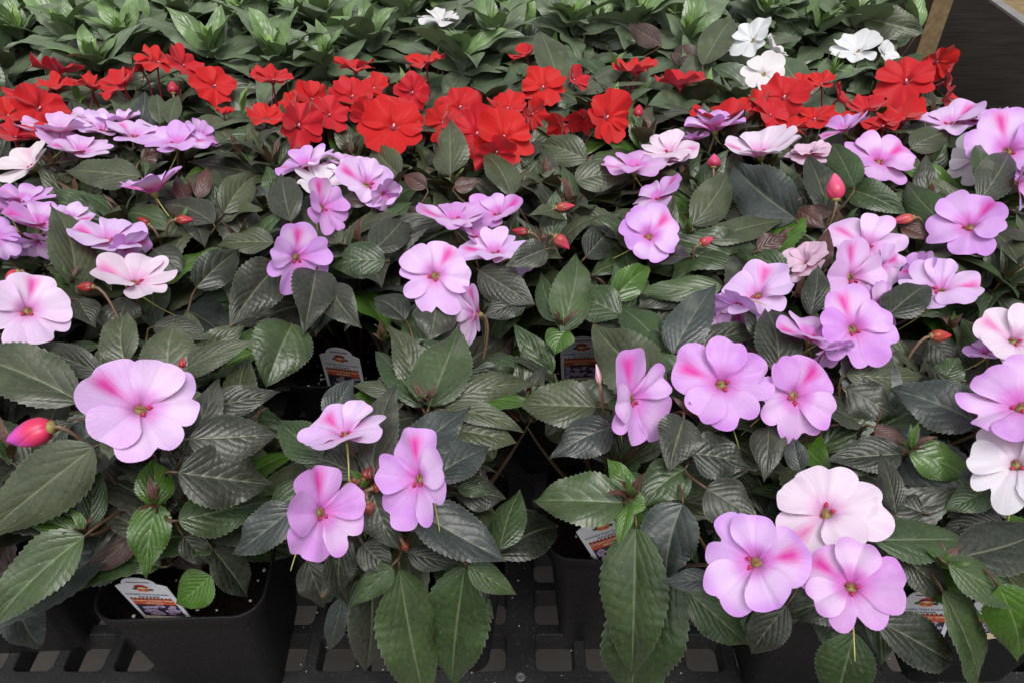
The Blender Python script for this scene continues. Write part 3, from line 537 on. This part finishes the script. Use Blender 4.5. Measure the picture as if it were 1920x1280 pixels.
def filler(p):
    """the plant's own shoots: whorls of leaves round a dome; returns leaf lists and stems"""
    k = p['kind']; cx, cy = p['x'], p['y']; top = 25.6-(.4 if k == 'lav' else 0)
    L0 = []; stems = []
    ns = {'lav': 8, 'red': 7, 'white': 6}[k]
    front = p.get('front', False)
    for s in range(ns):
        if s == 0: dx, dy, r0 = 0, 0, 0
        else:
            a = 6.283*s/(ns-1)+random.uniform(-.3, .3); r0 = random.uniform(4.2, 7.2)*(1.12 if k == 'white' else 1); dx, dy = math.cos(a)*r0, math.sin(a)*r0
        zt = top-(r0*.33 if front else r0*.17)+random.uniform(-1.0, .6)
        tip = np.array([cx+dx, cy+dy, zt]); base = np.array([cx+dx*.15, cy+dy*.15, PH-1.2])
        mid = (tip+base)/2+np.array([dx, dy, 0])*.12
        stems.append([base, mid, tip])
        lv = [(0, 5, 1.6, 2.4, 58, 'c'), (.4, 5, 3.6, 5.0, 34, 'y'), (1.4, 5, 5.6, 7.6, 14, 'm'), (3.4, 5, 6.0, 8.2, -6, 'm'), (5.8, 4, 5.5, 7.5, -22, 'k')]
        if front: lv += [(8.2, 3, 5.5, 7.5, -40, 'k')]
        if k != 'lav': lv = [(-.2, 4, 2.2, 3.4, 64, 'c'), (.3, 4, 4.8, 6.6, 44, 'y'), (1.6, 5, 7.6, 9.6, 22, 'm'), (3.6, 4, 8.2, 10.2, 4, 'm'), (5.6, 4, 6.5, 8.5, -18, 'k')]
        a0 = random.uniform(0, 6.28)
        for dz, nl, l0, l1, el, tn in lv:
            t = dz/max(zt-PH, 4); t = min(t, .95); q = tip+(base-tip)*t; 
            for j in range(nl):
                aa = a0+6.283*j/nl+random.uniform(-.35, .35); e = math.radians(el+random.uniform(-14, 14)); L = random.uniform(l0, l1)*(1.02 if k == 'white' else 1)
                d = np.array([math.cos(aa)*math.cos(e), math.sin(aa)*math.cos(e), math.sin(e)])
                if dz > 2 and r0 > 0:       # outer leaves point outwards
                    d = nrm(d+np.array([dx, dy, 0])/r0*.5)
                n = nrm(np.array([-d[0]*math.sin(e)/math.cos(e) if 0 else -d[0]*.5*math.sin(e), -d[1]*.5*math.sin(e), 1.0])+np.array([d[0]*.15, d[1]*.15, 0])+rng.normal(0, .27, 3))
                if abs(el) > 45: n = nrm(np.array([-d[0], -d[1], .5]))
                r_ = random.random()
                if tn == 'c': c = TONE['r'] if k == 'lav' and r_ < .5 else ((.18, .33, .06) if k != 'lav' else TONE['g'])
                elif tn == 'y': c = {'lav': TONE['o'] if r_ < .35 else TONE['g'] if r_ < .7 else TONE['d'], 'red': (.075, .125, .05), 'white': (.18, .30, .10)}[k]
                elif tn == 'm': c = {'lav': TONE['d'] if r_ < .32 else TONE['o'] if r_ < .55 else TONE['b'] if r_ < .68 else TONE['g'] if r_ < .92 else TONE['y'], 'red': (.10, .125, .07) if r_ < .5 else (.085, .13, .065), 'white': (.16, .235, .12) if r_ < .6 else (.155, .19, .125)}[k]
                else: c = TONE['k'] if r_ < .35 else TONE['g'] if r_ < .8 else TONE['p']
                c = np.array(c)*random.uniform(.8, 1.2)
                B_ = q+d*.5
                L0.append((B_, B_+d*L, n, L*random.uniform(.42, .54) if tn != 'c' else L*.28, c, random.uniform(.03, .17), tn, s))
    return L0, stems

# ---------------------------------------------------------------- pots
def rsq(h, r, k=6):
    """rounded square outline, half width h"""
    pts = []
    for cx, cy, a0 in ((1, 1, 0), (-1, 1, 90), (-1, -1, 180), (1, -1, 270)):
        for i in range(k+1):
            a = math.radians(a0+90*i/k); pts.append((cx*(h-r)+r*math.cos(a), cy*(h-r)+r*math.sin(a)))
    return np.array(pts)
def pot_mesh():
    prof = [(3.75, 0, 1.0), (3.82, .15, 1.1), (4.85, PH-1.3, 1.5), (4.88, PH-1.25, 1.5), (5.12, PH-1.2, 1.6), (5.2, PH-.12, 1.7), (5.25, PH, 1.7), (5.10, PH+.04, 1.65), (5.03, PH-.1, 1.6), (4.72, PH-1.5, 1.5), (4.4, PH-5, 1.4)]
    rings = [np.c_[rsq(h, r), np.full(28, z)] for h, z, r in prof]; k = 28
    V = np.concatenate(rings); f = [(i*k+j, i*k+(j+1) % k, (i+1)*k+(j+1) % k, (i+1)*k+j) for i in range(len(prof)-1) for j in range(k)]
    f.append(tuple(range(k))[::-1]); return V, f
PV, PF = pot_mesh()
def soil_mesh(seed):
    r = np.random.default_rng(seed); k = 28; V = []; n = 12
    for i in range(n+1):
        t = i/n; h = 4.68*t+.001
        q = rsq(max(h, .01), 1.4*t); z = PH-2.0+r.normal(0, .10, len(q))+.15*(1-t); V.append(np.c_[q*(1+r.normal(0, .004, q.shape) if i < n else 1), z])
    f = [(i*k+j, i*k+(j+1) % k, (i+1)*k+(j+1) % k, (i+1)*k+j) for i in range(n) for j in range(k)]
    return np.concatenate(V), [x[::-1] for x in f][::1]

ordn = ['leftmost', 'second from the left', 'third from the left', 'fourth from the left', 'fifth from the left', 'sixth from the left', 'rightmost']
def labels():
    out = []
    front = ['lavender impatiens cropped by the lower left edge, beside the pot with the bare front',
      'lavender impatiens with the largest bloom, a fat magenta bud and a bare pot front',
      'lavender impatiens with three blooms round brown buds and long leaves hanging over its pot',
      'lavender impatiens with three blooms side by side and one huge green leaf hanging down',
      'lavender impatiens at lower right, a pale pink bloom above two lavender ones',
      'lavender impatiens at the right edge, a white bloom under a large lavender one']
    out += front
    for nme, nn in (('lavender impatiens in the second row of pots', 6), ('lavender impatiens just in front of the red flowers', 7), ('red flowering impatiens, the', 7),
                    ('green impatiens right behind the red flowers', 7), ('green impatiens, second row behind the red flowers', 7), ('green impatiens in the farthest row', 7)):
        for i in range(nn): out.append((nme+', '+ordn[i if i < nn-1 else 6]).replace('the, ', ''))
    return out
LAB = labels()
GRP = {'lav': 'lavender impatiens in black pots', 'red': 'red impatiens in black pots', 'white': 'white impatiens in black pots'}

def build_plant(idx, p):
    base = np.array([p['x'], p['y'], 0.0]); root = empty('potted_impatiens', base)
    tag(root, LAB[idx], 'potted plant', GRP[p['kind']])
    yaw = random.uniform(-.06, .06); cs, sn_ = math.cos(yaw), math.sin(yaw); Rz = np.array([[cs, sn_, 0], [-sn_, cs, 0], [0, 0, 1]])
    pot = link_mesh('pot', PV@Rz+base, PF, M['pot'], root, origin=base)
    sv, sf = soil_mesh(idx); so_ = link_mesh('soil', sv@Rz+base, sf, M['soil'], pot, origin=base+[0, 0, PH-2])
    if p['y'] < 55:
        a = Acc(); r = np.random.default_rng(idx)
        for q in range(46):
            c = base+np.array([r.uniform(-4.3, 4.3), -4.4+8.6*r.random()**1.7, PH-1.78]); a.egg(c, r.normal(0, 1, 3), r.uniform(.14, .36), r.uniform(.08, .17), k=5, nn=4)
        a.build('perlite', M['perlite'], pot, origin=base+[0, 0, PH-2])['kind'] = 'stuff'
    L0, stems = filler(p)
    far = p['y'] > 85; nu, nv = (24, 6) if far else (45, 8)
    B = np.array([x[0] for x in L0]); T = np.array([x[1] for x in L0]); N = np.array([x[2] for x in L0]); W = np.array([x[3] for x in L0]); ar = np.array([x[5] for x in L0])
    P, UV, fr_ = leaves(B, T, N, W, nu=nu, nv=nv, arch=ar, seed=idx+50, teeth=15 if not far else 12)
    keep = []
    for i in range(len(P)):
        x, y, z = proj(P[i].reshape(-1, 3)); ok = True
        vis = (x > -60) & (x < 1980) & (y > -80) & (y < 1340)
        if vis.sum() < 3 and not (p['y'] < 60): ok = vis.sum() >= 3
        if z.min() < 12: ok = False
        xi = np.clip((x/5).astype(int), 0, 383); yi = np.clip((y/5).astype(int), 0, 255); on = (x > 0) & (x < 1920) & (y > 0) & (y < 1280)
        f1 = (on & (z < ZF[yi, xi]) & (ZF[yi, xi] < 1e8)).mean(); f2 = (on & (z < ZB[yi, xi]+.2) & (ZB[yi, xi] < 1e8)).mean()
        if f1 > .035 or f2 > .12: ok = False
        if ok:
            for poly in KEEP:
                if inside(poly, x, y).mean() > .03: ok = False; break
        keep.append(ok)
    keep = np.array(keep, bool); cnt = {}
    for i in range(len(L0)):
        if keep[i]: cnt[L0[i][7]] = cnt.get(L0[i][7], 0)+1
    alive = {k_ for k_, v_ in cnt.items() if v_ >= 6}
    P = P[keep]; UV = UV[keep]; col = np.array([[*L0[i][4], fr_[i]] for i in range(len(L0)) if keep[i]])
    n = len(P); vs_ = [P.reshape(-1, 3)]; uvs = [UV.reshape(-1, 2)]; cols = [np.repeat(col, (nu+1)*(nv+1), 0)]; fs = [grid_faces(n, nu, nv)]; tot = n*(nu+1)*(nv+1)
    tl = []
    for tp in p['tips']:
        for j in range(9):
            aa = j*2.4+random.random(); e = math.radians(random.uniform(25, 75)); L = random.uniform(.7, 1.7)
            d = np.array([math.cos(aa)*math.cos(e), math.sin(aa)*math.cos(e), math.sin(e)])
            c = (TONE['r'] if random.random() < .6 else TONE['y']) if p['kind'] == 'lav' else (.18, .33, .06)
            tl.append((tp, tp+d*L*(1 if p['kind'] == 'lav' else 1.8), nrm([-d[0], -d[1], .6]), L*.30, c))
    if tl:
        P2, U2, f2_ = leaves(np.array([x[0] for x in tl]), np.array([x[1] for x in tl]), np.array([x[2] for x in tl]), np.array([x[3] for x in tl]), nu=14, nv=4, teeth=7, seed=5+idx)
        vs_.append(P2.reshape(-1, 3)); uvs.append(U2.reshape(-1, 2)); cols.append(np.repeat(np.array([[*x[4], .5] for x in tl]), 15*5, 0)); fs.append(grid_faces(len(tl), 14, 4)+tot)
    for Pq, Uq, cq in p.get('ros', []):
        base_n = sum(len(q) for q in vs_); m_ = len(Pq)
        vs_.append(Pq.reshape(-1, 3)); uvs.append(Uq.reshape(-1, 2)); cols.append(np.repeat(cq, 31*9, 0)); fs.append(grid_faces(m_, 30, 8)+base_n)
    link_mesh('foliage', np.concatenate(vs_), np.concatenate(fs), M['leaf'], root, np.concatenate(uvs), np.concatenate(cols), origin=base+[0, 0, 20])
    crown = base+np.array([0, 0, 19.0])
    a = Acc()
    for b, m_, t in [st_ for k_, st_ in enumerate(stems) if k_ in alive]:
        u = np.linspace(0, 1, 8)[:, None]; a.tube((1-u)**2*b+2*u*(1-u)*m_+u*u*t, np.linspace(.26, .05, 8), 6)
    for h in p['leaves']:      # leaf stalks join the crown
        u = np.linspace(0, 1, 6)[:, None]; e = h['B']; back = crown+(e-crown)*.35; back[2] = min(back[2], e[2]-2.0)
        dirb = e-nrm(h['T']-h['B'])*1.2
        pts = (1-u)**2*back+2*u*(1-u)*dirb+u*u*e; xq, yq, zq = proj(pts)
        if any(inside(poly, xq, yq).any() for poly in KEEP): continue
        a.tube(pts, np.linspace(.13, .07, 6), 5)
    a.build('stem', M['stem'], root, origin=base+[0, 0, PH])
    for h in p['leaves']:
        link_mesh('leaf', h['P'].reshape(-1, 3), grid_faces(1, 76, 14), M['leaf'], root, h['UV'].reshape(-1, 2), np.tile(h['c'], (77*15, 1)), origin=h['B'])
    for f in p['flowers']:
        col, sk, bk = FCOL[f['col']]; j = random.uniform(.92, 1.06)
        o = link_mesh('flower', f['V'], f['F'], M['petal'], root, f['UV'], f['AT'], 'pt', origin=f['P'])
        if f['col'] == 'R': col = ((.62, .005, .007), (.58, .005, .012), (.64, .009, .008), (.60, .006, .020))[f['i'] % 4]
        o.color = (*[min(.88, c*(j if i != 0 else 1)) for i, c in enumerate(col)], 1); o['streak'] = sk*random.uniform(.85, 1.1) if sk else 0.0; o['back'] = bk
        R = f['R']; c0 = f['P']; n, s_, x = f['n'], f['s'], f['x']
        a = Acc(); red = f['col'] == 'R'; wh = f['col'] in 'w'
        a.egg(c0-n*R*.07+s_*R*.10, n*.35-s_, R*.14, R*.038, mi=0, k=8, nn=6)
        if not wh:
            for q in ((-1, 1) if not red else ()): a.egg(c0-n*R*.04-s_*R*.06+x*q*R*.05, -s_*random.uniform(.6, 1)+x*q*.5+n*.25, R*random.uniform(.09, .14), R*.045, mi=1, k=6, nn=5)
            if red: a.egg(c0-n*R*.02-s_*R*.04, -s_, R*.10, R*.05, mi=1, k=6, nn=5)
        a.build('flower_center', [M['anther'], M['throat']] if not red else [M['pinkeye'], M['darkeye']], o, origin=c0)
        # stalk to the crown, calyx behind the petals and the thin curved spur
        a = Acc(); st = c0-n*R*.12; tgt = base+np.array([0, 0, 17.0])+(np.array([c0[0], c0[1], 0])-np.array([base[0], base[1], 0]))*.55
        tgt[2] = min(tgt[2], c0[2]-3.0)
        u = np.linspace(0, 1, 12)[:, None]; cp = st-n*2.0+np.array([0, 0, .4])
        a.tube((1-u)**2*st+2*u*(1-u)*cp+u*u*tgt, np.linspace(.11, .085, 12)*(R/2.6)**.5, 6, mi=1 if red else 0)
        a.egg(st+n*R*.06, -n, R*.28, R*.13, mi=3 if not red else 1, k=8, nn=6)
        sd2 = nrm(-s_*.6+x*random.uniform(-.7, .7)-np.array([0, 0, .5])); 
        pts = st-n*R*.15*np.ones((10, 1))+u[:10]*0; t = np.linspace(0, 1, 10)[:, None]
        pts = st-n*R*.15-n*R*.5*t*(1-t*.6)+sd2*R*1.15*t**1.3
        a.tube(pts, np.linspace(.07, .022, 10)*(R/2.6)**.3, 5, mi=1 if red else 2)
        a.build('flower_stalk', [M['stalk'], M['redstalk'], M['spur'], M['calyx']], o, origin=st)
    for bx, by, L, Wd, dr, c1, c2, H in p['buds']:
        c0 = at(bx, by, H); z = (c0-CAM)@fw; L = L*z/F; Wd = Wd*z/F
        d = nrm(rt*math.cos(math.radians(dr))+upv*math.sin(math.radians(dr))+fw*.15)
        a = Acc(); a.egg(c0, d, L, Wd/2*1.12, k=18, nn=16, sharp=.9 if L > 2 else 1.5); o = a.build('bud', M['bud'], root, origin=c0); o.color = (*c1, 1); o['tipcol'] = c2
        a = Acc(); tgt = base+np.array([0, 0, 18.0])+(c0-base)*np.array([.6, .6, 0]); tgt[2] = min(c0[2]-2, tgt[2]); u = np.linspace(0, 1, 10)[:, None]
        a.tube((1-u)**2*c0+2*u*(1-u)*(c0-d*1.6)+u*u*tgt, np.linspace(.10, .07, 10), 6, mi=0)
        a.egg(c0-d*L*.06, d*1.0, L*.18, Wd*.29, mi=1, k=8, nn=5)
        a.build('bud_stalk', [M['stalk'], M['calyx']], o, origin=c0)
    return root
for i, p in enumerate(PL): build_plant(i, p)

# ---------------------------------------------------------------- the bench top: black plastic grate with rounded square holes
def grate():
    pit, hw, t = 3.76, 1.42, 2.1
    k = 28
    outer = []
    for cx, cy, a0 in ((1, 1, 0), (-1, 1, 90), (-1, -1, 180), (1, -1, 270)):
        for i in range(7):
            a = math.radians(a0+90*i/6); dx, dy = math.cos(a), math.sin(a); m_ = max(abs(dx), abs(dy)); outer.append((dx/m_*pit/2, dy/m_*pit/2))
    outer = np.array(outer); inner = rsq(hw, .5, 6); bev = rsq(hw+.10, .56, 6); rim = rsq(hw+.02, .5, 6)
    cell = np.concatenate([np.c_[outer, np.zeros(k)], np.c_[bev, np.zeros(k)], np.c_[rim, np.full(k, -.09)], np.c_[inner*.995, np.full(k, -t)]])
    cf = [(r*k+j, r*k+(j+1) % k, (r+1)*k+(j+1) % k, (r+1)*k+j) for r in range(3) for j in range(k)]
    cf = np.array([f[::-1] for f in cf])
    V = []; Fs = []; n = 0
    x0L = (948-960)/25.0; x0R = (1005-960)/25.0; ys = 28.3+hw
    for c in range(-19, 17):
        cx = (x0L-hw-pit*(-c-1)) if c < 0 else (x0R+hw+pit*c)
        for r in range(0, 30):
            if c == 15 and r > 12: continue
            V.append(cell+np.array([cx, ys+r*pit, 0])); Fs.append(cf+n); n += len(cell)
    xl = x0L-hw-pit*18-pit/2; xr = x0R+hw+pit*16+pit/2; yb = ys+29*pit+pit/2; yf = ys-pit/2
    a = Acc()
    a.v = V; a.f = [tuple(f) for q in Fs for f in q]; a.n = n; a.mi = [0]*len(a.f); a.uv = [np.zeros((n, 2))]; a.a = [np.zeros((n, 3))]
    xs1 = x0L-hw+pit/2; xs2 = x0R+hw-pit/2
    a.box((xs1, yf, -t), (xs2, yb, -.003))                       # the seam bar between two trays
    a.box((xl, yf-3.4, -t-1.5), (xr, yf, -.002))                   # solid front rim
    # front lip groove
    return a, (xl, xr, yf, yb)
a, (XL, XR, YF, YB) = grate()
bench = empty('bench', (0, 60, -75)); tag(bench, 'black plastic grated bench top that carries all the potted impatiens', 'bench')
a.build('grate_top', M['grate'], bench, smooth=False)
a = Acc(); c = at(976, 1268, CAMH); c[2] = 0
an = np.linspace(0, 2*math.pi, 20, endpoint=False)
ring = lambda r, z: np.c_[c[0]+r*np.cos(an), c[1]+r*np.sin(an), np.full(20, z)]
V = np.concatenate([ring(.36, .0), ring(.34, .05), ring(.24, .08), ring(.2, .05), ring(.001, .04)])
a.add(V, [(i*20+j, i*20+(j+1) % 20, (i+1)*20+(j+1) % 20, (i+1)*20+j) for i in range(4) for j in range(20)])
for q in (0.5, 2.07): 
    d = np.array([math.cos(q), math.sin(q), 0]); e = np.array([-d[1], d[0], 0]); z = np.array([0, 0, .09])
    a.add([c+d*.17+e*.03+z, c+d*.17-e*.03+z, c-d*.17-e*.03+z, c-d*.17+e*.03+z], [(0, 1, 2, 3)])
a.build('screw', M['steel'], bench, origin=c)
for x in (XL+6, XR-6):
    for y in (YF+8, YB-6):
        a = Acc(); a.box((x-4, y-4, -75), (x+4, y+4, -1.31)); a.build('leg', M['darkwood_postshade'], bench, smooth=False, origin=(x, y, -75))
# crumbs of perlite lying on the grate
a = Acc(); r = np.random.default_rng(3)
for q in range(150):
    c = np.array([r.uniform(-30, 30), r.uniform(25.5, 38), .02]); a.egg(c, r.normal(0, 1, 3)*[1, 1, .2], r.uniform(.06, .22), r.uniform(.03, .08), k=5, nn=4)
o = a.build('potting_crumbs', M['perlite']); tag(o, None, None, kind='stuff')

# ---------------------------------------------------------------- ground
def ground_mat():
    m, n, p, o = mat('weed_cloth'); g = G(n)
    tc = g.node('ShaderNodeTexCoord'); mp = g.node('ShaderNodeMapping'); g.link(tc.outputs['Object'], mp.inputs[0]); mp.inputs['Scale'].default_value = (3, 40, 1)
    a = g.noise(2.0, 6, mp.outputs[0]); b = g.noise(1.5, 4)
    c = g.mix(g.ramp(a, .3, .7), (.009, .0075, .0065), (.024, .020, .017)); c = g.mix(g.m('MULTIPLY', b, .4), c, (.022, .019, .016))
    g.link(c, p.inputs['Base Color']); p.inputs['Roughness'].default_value = .95; p.inputs['Specular IOR Level'].default_value = .04
    bp = g.node('ShaderNodeBump'); bp.inputs['Strength'].default_value = .4; bp.inputs['Distance'].default_value = .004; g.link(a, bp.inputs['Height']); g.link(bp.outputs[0], p.inputs['Normal'])
    return m
GZ = -75
a = Acc(); nx = 30
xs = np.linspace(-6000, 6000, nx+1); ys_ = np.linspace(-4000, 9000, nx+1); X, Y = np.meshgrid(xs, ys_, indexing='ij')
V = np.stack([X, Y, np.full_like(X, GZ)], -1).reshape(-1, 3)
o = link_mesh('ground', V, grid_faces(1, nx, nx), ground_mat()); tag(o, None, None, kind='structure')
a = Acc(); r = np.random.default_rng(9)
a.box((-90, -30, GZ-5), (90, 62, -22))
m_pave = simple('brown_paving', (.165, .145, .13), .9, .2, 14, .004, .35)
o = a.build('paving', m_pave, smooth=False); tag(o, None, None, kind='structure')

# ---------------------------------------------------------------- post and the board at the top right
def quadpost():
    p = at(1738, 40, 1); d = nrm(p-CAM); P0 = CAM+d*((200)/(d@fw)); x, y = P0[0], P0[1]
    t = empty('wooden_post', (x, y, GZ)); tag(t, 'bare wooden post standing on the dark ground behind the bench', 'post')
    R = math.radians(17); w2 = 3.1
    def rot(ax, ay): return (x+ax*math.cos(R)-ay*math.sin(R), y+ax*math.sin(R)+ay*math.cos(R))
    c = [rot(-w2, -w2), rot(w2, -w2), rot(w2, w2), rot(-w2, w2)]
    V = [(*q, GZ) for q in c]+[(*q, 150) for q in c]
    a = Acc(); a.add(V, [(0, 1, 5, 4), (1, 2, 6, 5), (2, 3, 7, 6), (3, 0, 4, 7), (4, 5, 6, 7)], mi=0); a.mi = [0, 0, 1, 1, 1]  # lit faces tan, the rest darker: the post's shade is put into its colour
    a.build('post_shaft', [M['wood'], M['darkwood_postshade']], t, smooth=False, origin=(x, y, GZ))
quadpost()
H2 = 60.0
A1 = at(1852, -4, H2); A2 = at(1925, 48, H2); d = nrm(A2-A1); A1 = A1-d*340; A2 = A2+d*160
nn = np.cross(d, [0, 0, 1.]); nn = nn if nn[0] > 0 else -nn
tb = empty('wooden_bench', (*(A1+nn*40)[:2], GZ)); tag(tb, 'tan wooden bench with a grey front edge, cropped at the top right corner', 'bench')
def slab(p, q, w0, w1, z0, z1):
    P = [p+nn*w0, q+nn*w0, q+nn*w1, p+nn*w1]
    a = Acc(); a.add([(*x[:2], z0) for x in P]+[(*x[:2], z1) for x in P], [(0,3,2,1),(4,5,6,7),(0,1,5,4),(1,2,6,5),(2,3,7,6),(3,0,4,7)]); return a
zt = CAMH-H2
slab(A1, A2, 0, 2.6, zt-.6, zt).build('front_edge', M['graywood'], tb, smooth=False)
for i in range(6): slab(A1, A2, 3.1+i*12, 14.6+i*12, zt-2.5, zt-.4).build('board', M['wood'], tb, smooth=False)
for q in (A1+d*8+nn*8, A1+d*8+nn*64, A2-d*8+nn*8, A2-d*8+nn*64):
    slab(q-d*4, q+d*4, 0, 8, GZ, zt-5.1).build('leg', M['darkwood_postshade'], tb, smooth=False)

# ---------------------------------------------------------------- plant tags
inks = {k: simple('ink_'+k, c, .4) for k, c in dict(red=(.42, .03, .04), orange=(.62, .10, .04), gold=(.75, .36, .10), dark=(.03, .03, .05), blue=(.10, .14, .22), lilac=(.55, .42, .62), cream=(.85, .70, .45), green=(.05, .10, .04), maroon=(.16, .01, .02)).items()}
def plant_tag(pos, U, R_, vis, label, seed=0):
    """pos: where the middle of the tag crosses the rim; U up, R_ right, vis: cm of the tag above pos"""
    U = nrm(U); R_ = nrm(np.asarray(R_, float)-(np.asarray(R_, float)@U)*U); Nn = np.cross(R_, U)
    pos = np.asarray(pos, float); top = pos+U*vis
    t = empty('plant_tag', pos); tag(t, label, 'plant tag', 'white plant tags in the pots')
    def w(x, y, z=0.0): return top+R_*x+U*y+Nn*z
    bot = -vis-1.7
    out = [(-1.5, bot), (1.5, bot), (1.62, max(-5.4, bot+.2)), (1.68, -.95)]
    for i in range(5): out.append((1.68-(1.68-1.12)*i/4, -.95+.22*math.sin(math.pi/2*i/4)))
    for i in range(13): a_ = math.pi*(.06+.88*i/12); out.append((1.08*math.cos(a_)/math.cos(.06*math.pi), -.66+.66*math.sin(a_)))
    for i in range(5): out.append((-1.12-(1.68-1.12)*i/4, -.95+.22*math.sin(math.pi/2*(1-i/4))))
    out += [(-1.68, -.95), (-1.62, max(-5.4, bot+.2))]
    n = len(out); V = [w(x, y, 0) for x, y in out]+[w(x, y, -.05) for x, y in out]
    a = Acc(); a.add(V, [tuple(range(n)), tuple(range(2*n-1, n-1, -1))]+[(i, i+n, (i+1) % n+n, (i+1) % n) for i in range(n)])
    body = a.build('tag_body', M['white'], t, smooth=False, origin=pos)
    ms = list(inks.values()); ki = list(inks.keys()); a = Acc(); r = np.random.default_rng(seed)
    def poly(pts, ink, lay): a.add([w(x, y, .004+.004*lay) for x, y in pts], [tuple(range(len(pts)))], mi=ki.index(ink))
    def blob(x, y, rx, ry, ink, lay, k=10, j=.15): poly([(x+rx*math.cos(q)*(1+r.uniform(-j, j)), y+ry*math.sin(q)*(1+r.uniform(-j, j))) for q in np.linspace(0, 6.283, k, endpoint=False)], ink, lay)
    poly([(-.75, -.42), (-.75, -.52), (.75, -.52), (.75, -.42)], 'maroon', 0)
    for q in range(7): blob(-.5+q*.17, -1.22+.1*math.sin(q*2), .17, .13, 'green', 0)
    blob(0, -.92, .42, .20, 'red', 1); blob(-.25, -.98, .2, .12, 'red', 1); blob(.28, -.98, .2, .12, 'red', 1)
    blob(0, -1.28, .40, .26, 'gold', 2); blob(-.22, -1.3, .18, .16, 'orange', 3); blob(.2, -1.33, .2, .17, 'orange', 3); blob(0, -1.1, .3, .09, 'cream', 3)
    poly([(-1.38, -2.35), (1.38, -2.35), (1.38, -2.35-.72), (-1.38, -3.07)][::-1], 'orange', 0)
    for q in range(11): blob(-1.26+q*.252, -2.34, .10, .10, 'maroon', 1, 8, .05)
    poly([(-1.38, -4.5), (1.38, -4.5), (1.38, -3.07), (-1.38, -3.07)], 'dark', 0)
    for q in range(26):
        x, y = r.uniform(-1.15, 1.15), r.uniform(-4.3, -3.2)
        for e in range(5): blob(x+.13*math.cos(e*1.256), y+.09*math.sin(e*1.256), .10, .075, 'lilac', 1, 7)
        blob(x, y, .03, .03, 'red', 2, 6)
    poly([(-1.38, -5.3), (1.38, -5.3), (1.38, -4.55), (-1.38, -4.55)], 'cream', 0)
    a.build('tag_print', ms, body, smooth=False, origin=pos)
    for txt, x, y, sz, ink in (('FLOWERS THAT FLOURISH', 0, -1.92, .235, 'blue'), ('SUN & SHADE', 0, -2.19, .215, 'dark'), ('Compact Lavender Splash', 0, -2.66, .26, 'cream'), ('IMPATIENS', 0, -2.96, .24, 'cream')):
        cu = bpy.data.curves.new('t', 'FONT'); cu.body = txt; cu.size = sz*S; cu.align_x = 'CENTER'; cu.offset = .006*S
        ob = bpy.data.objects.new('t', cu); me = bpy.data.meshes.new_from_object(ob); bpy.data.objects.remove(ob)
        co = np.zeros(len(me.vertices)*3); me.vertices.foreach_get('co', co); co = co.reshape(-1, 3)/S
        co = np.array([w(x+c_[0], y+c_[1], .016) for c_ in co])-pos; me.vertices.foreach_set('co', (co*S).ravel()); me.update()
        me.materials.clear(); me.materials.append(inks[ink]); me.name = 'tag_lettering'
        o = bpy.data.objects.new('tag_lettering', me); C.objects.link(o); o.parent = body
def rimpos(px, py): 
    q = at(px, py, CAMH-PH); return q
q = rimpos(292, 1166); q[1] += .85
plant_tag(q, (-.12, -.05, .97), (.985, -.10, -.03), 3.7, 'white plant tag leaning left in the bare front pot at lower left', 1)
q = rimpos(645, 716); q[1] += .3
plant_tag(q, (-.02, -.04, 1), (.98, -.18, -.07), 3.5, 'white plant tag in the dark gap left of centre, upright and fully legible', 2)
q = rimpos(1090, 712); q[1] += .3
plant_tag(q, (-.05, -.04, 1), (1, 0, 0), 4.5, 'white plant tag standing just left of a lavender bloom, near the centre', 3)
q = rimpos(1163, 1052); q[1] += .5
plant_tag(q, (-.42, .05, .9), (.9, .06, .42), 4.3, 'white plant tag half hidden behind the huge hanging green leaf', 4)
q = rimpos(1728, 1190); q[1] += .5
plant_tag(q, (-.12, .05, .99), (.98, -.1, 0), 3.7, 'white plant tag peeping out right of the lowest lavender bloom', 5)
q = rimpos(1872, 1168); q[1] += .5
plant_tag(q, (-.10, .05, .99), (.98, .1, 0), 2.7, 'white plant tag of which only a sliver shows at the lower right edge', 6)
